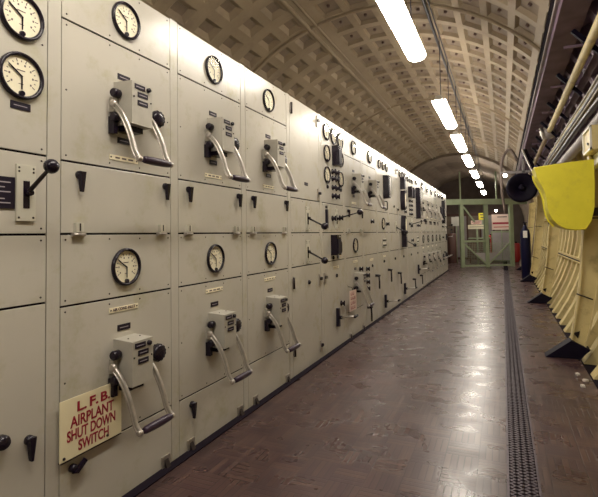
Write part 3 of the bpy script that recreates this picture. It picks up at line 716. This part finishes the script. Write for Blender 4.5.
b = MB(); b.tube(bez([(1.62, 11.6, 1.55), (1.56, 11.6, 2.1), (1.58, 11.6, 2.75), (1.75, 11.5, 3.0), (1.90, 11.4, 2.72)]), 0.03, 'wallend', 10)
tag(b.obj('bent_duct'), 'dull bent duct looping up to the roof left of the round drum', 'duct')
# small bulkhead lamps by the duct
for i, (x, y, z, l) in enumerate(((1.64, 11.52, 2.42, 'small pink-white glowing bulkhead lamp high beside the bent duct'), (1.80, 15.9, 2.30, 'small glowing bulkhead lamp lower, near the gate post'), (1.33, 19.40, 1.95, 'small glowing lamp beyond the gate over the notices'))):
    t = thing('bulkhead_lamp', l, 'lamp', (x, y, z)); b = MB(); b.prof((0, .06, 0), (0, -1, 0), [(0, .06), (.04, .06), (.05, .045)], 'greyduct', 14); b.obj('lamp_base', t)
    b = MB(); b.prof((0, .01, 0), (0, -1, 0), [(0, .04), (.03, .035), (.045, .02), (.05, .002)], 'tube', 14); b.obj('lamp_glass', t)
# tall dark blue cylinder
t = thing('gas_cylinder', 'tall dark blue cylinder with a white patch standing left of the third strut', 'cylinder', (2.03, 12.1, 0))
b = MB(); b.prof((0, 0, .0), (0, 0, 1), [(0, .10), (.02, .11), (1.05, .11), (1.15, .09), (1.22, .045), (1.28, .03)], 'blue', 20); b.obj('tank', t)
b = MB(); b.prof((0, 0, 1.28), (0, 0, 1), [(0, .03), (.05, .035), (.06, .02)], 'black', 12); b.box(-.05, .05, -.012, .012, 1.33, 1.35, 'black'); b.obj('valve', t)
b = MB(); b.box(-.05, .04, -.118, -.106, .98, 1.14, 'white'); b.obj('paper_label', t)

# ------------------------------------------------------------------ green gate
t = thing('gate_frame', 'pale green steel portal gate closing the far end of the aisle', 'gate', (.18, 15.62, 0), .50)
gl = 2.35
# local x along the gate
b = MB(); b.box(-.45, gl+.05, -.06, .06, 2.02, 2.20, 'green'); b.obj('beam', t, bevel=.005)
for x in (.18, 1.0, 1.85):
    b = MB(); b.box(x-.06, x+.06, -.05, .05, 0, 2.02, 'green'); b.obj('post', t, bevel=.004)
for x in (.16, 1.38):
    b = MB(); b.box(x-.02, x+.02, -.02, .02, 2.20, 3.1, 'green'); b.obj('upright_bar', t)
b = MB(); b.box(.24, 1.79, -.03, .03, .02, .07, 'green'); b.obj('bottom_rail', t)
b = MB(); b.box(.24, .94, -.02, .02, .80, .87, 'green'); b.obj('middle_rail', t)
def brace(t, x0, z0, x1, z1, w=.025):
    b = MB(); d = Vector((x1-x0, 0, z1-z0)).normalized(); n_ = Vector((-d.z, 0, d.x))*w
    a_ = Vector((x0, -.03, z0)); c_ = Vector((x1, -.03, z1)); v = Vector((0, .03, 0))
    b.hexa([a_-n_, a_+n_, a_+n_+v, a_-n_+v], [c_-n_, c_+n_, c_+n_+v, c_-n_+v], 'green'); b.obj('brace', t)
brace(t, .25, 1.95, .62, 1.45); brace(t, .25, .74, .98, .08); brace(t, 1.75, .74, 1.02, .08)
b = MB(); b.hexa([(.55, -.012, .46), (1.48, -.012, .46), (1.0, -.012, .07)], [(.55, .0, .46), (1.48, .0, .46), (1.0, .0, .07)], 'greyduct'); b.obj('gusset_panel', t)
b = MB()
for i in range(28): b.cyl((.26+i*.055, .02, .05), (.26+i*.055, .02, .80), .004, 'green', 5)
for i in range(12): b.cyl((.24, .02, .08+i*.06), (1.8, .02, .08+i*.06), .004, 'green', 5)
b.obj('wire_mesh', t)

# things seen behind the gate
def board(name, label, x0, x1, z0, z1, y, k, stripes=()):
    t = thing(name, label, 'sign', ((x0+x1)/2, y, z0)); w = (x1-x0)/2; h = z1-z0
    b = MB(); b.box(-w, w, 0, .02, 0, h, k); b.obj('board', t)
    for (a0, a1, c0, c1, kk) in stripes:
        b = MB(); b.box(-w+2*w*a0, -w+2*w*a1, -.003, 0, h*c0, h*c1, kk); b.obj('printed_band', t)
    b = MB(); b.cyl((0, .035, -z0), (0, .035, h), .014, 'green', 8); b.obj('stand', t)
    return t
board('notice_board', 'yellow notice with dark heading behind the gate', .78, 1.04, 1.56, 1.80, 17.5, 'yellow', ((.15, .85, .68, .82, 'ink'), (.25, .6, .3, .42, 'ink')))
board('notice_board', 'pale pink notice behind the gate, left of the yellow one', .53, .88, 1.40, 1.54, 17.3, 'pink', ((.1, .9, .55, .68, 'red'), (.2, .8, .25, .36, 'red')))
board('notice_board', 'long low cream board under the pink notice behind the gate', .43, 1.05, 1.24, 1.385, 17.25, 'cream_label', ((.08, .92, .45, .55, 'ink'),))
board('notice_board', 'large white poster with a red band behind the right of the gate', 1.20, 1.82, 1.20, 1.74, 17.6, 'pink', ((.05, .95, .36, .48, 'red'), (.1, .9, .15, .2, 'redpaint'), (.3, .8, .8, .86, 'ink')))
board('notice_board', 'white sheet behind the left of the gate, by the board end', -.12, .2, 1.36, 1.68, 17.2, 'white')
t = thing('equipment_chest', 'dark brown chest on the floor behind the left half of the gate', 'chest', (.75, 17.8, 0))
b = MB(); b.box(-.34, .36, 0, .5, .25, .88, 'brown'); b.obj('chest_body', t, bevel=.01)
for x in (-.3, .3):
    b = MB(); b.box(x-.03, x+.03, .02, .08, 0, .25, 'brown'); b.obj('leg', t)
b = MB(); b.box(-.36, .38, -.02, .52, .88, .92, 'green'); b.obj('lid', t)
t = thing('equipment_cabinet', 'grey green cabinet behind the right half of the gate', 'cabinet', (1.45, 18.4, 0))
b = MB(); b.box(-.3, .35, 0, .5, .05, 1.15, 'green'); b.obj('cabinet_body', t, bevel=.01)
b = MB(); b.box(-.26, .31, -.02, 0, .1, 1.1, 'greyduct'); b.obj('door', t)
b = MB(); b.cyl((.22, -.03, .55), (.22, -.03, .7), .012, 'metal', 8); b.obj('handle', t)
for i, (x, y, h, r, k, l) in enumerate(((1.10, 19.2, 1.0, .12, 'redpaint', 'red cylinder behind the gate centre'), (-.2, 18.0, 1.1, .16, 'brown', 'brown drum behind the gate near the switchboard end'), (1.98, 18.9, .7, .14, 'redpaint', 'red drum low behind the right gate post'))):
    t = thing('steel_drum', l, 'drum', (x, y, 0)); b = MB(); b.prof((0, 0, .0), (0, 0, 1), [(0, r*.95), (.02, r), (h-.05, r), (h, r*.8)], k, 18); b.obj('drum_body', t)
    b = MB(); b.prof((0, 0, h), (0, 0, 1), [(0, r*.3), (.05, r*.25)], 'black', 10); b.obj('cap', t)
t = thing('roof_beam', 'dull horizontal steel beam high beyond the gate', 'beam', (0, 19.5, 2.25)); b = MB(); b.box(-1.6, 2.0, 0, .08, 0, .12, 'green'); b.obj('beam', t)
t = thing('equipment_rack', 'tall dark rack filling the far background behind the notices', 'rack', (.4, 20.2, 0))
b = MB(); b.box(-1.2, 1.3, 0, .5, 0, 1.9, 'brown'); b.obj('rack_frame', t)
for i in range(5):
    b = MB(); b.box(-1.15+.5*i, -.72+.5*i, -.02, 0, .1, 1.8, 'greyduct' if i % 2 else 'lining'); b.obj('door', t)

# ------------------------------------------------------------------ world, camera
w = bpy.data.worlds.new('tunnel_world'); w.use_nodes = True; S.world = w
w.node_tree.nodes['Background'].inputs[0].default_value = (.02, .015, .03, 1); w.node_tree.nodes['Background'].inputs[1].default_value = .2
f, yaw, pit, rol, sy, D, hc = 459.507, .4168, .0421, -.0165, -32.84, 1.551, 1.1294
cy, sn = math.cos(yaw), math.sin(yaw)
r = Vector((cy, sn, 0)); fw = Vector((-sn, cy, 0)); up = Vector((0, 0, 1))
fw2 = fw*math.cos(pit)+up*math.sin(pit); up2 = up*math.cos(pit)-fw*math.sin(pit)
r3 = r*math.cos(rol)+up2*math.sin(rol); up3 = up2*math.cos(rol)-r*math.sin(rol)
cam = bpy.data.cameras.new('camera'); co = bpy.data.objects.new('camera', cam); C.objects.link(co)
mw = Matrix.Identity(4)
for i, v in enumerate((r3, up3, -fw2)):
    for j in range(3): mw[j][i] = v[j]
mw[0][3], mw[1][3], mw[2][3] = D, 0, hc
co.matrix_world = mw
cam.sensor_fit = 'HORIZONTAL'; cam.sensor_width = 36; cam.lens = f*36/598; cam.shift_y = sy/598; cam.clip_start = .05; cam.clip_end = 100
S.camera = co
S.view_settings.view_transform = 'Standard'; S.view_settings.look = 'None'; S.view_settings.gamma = 1; S.view_settings.use_curve_mapping = False
S.view_settings.exposure = 0.0
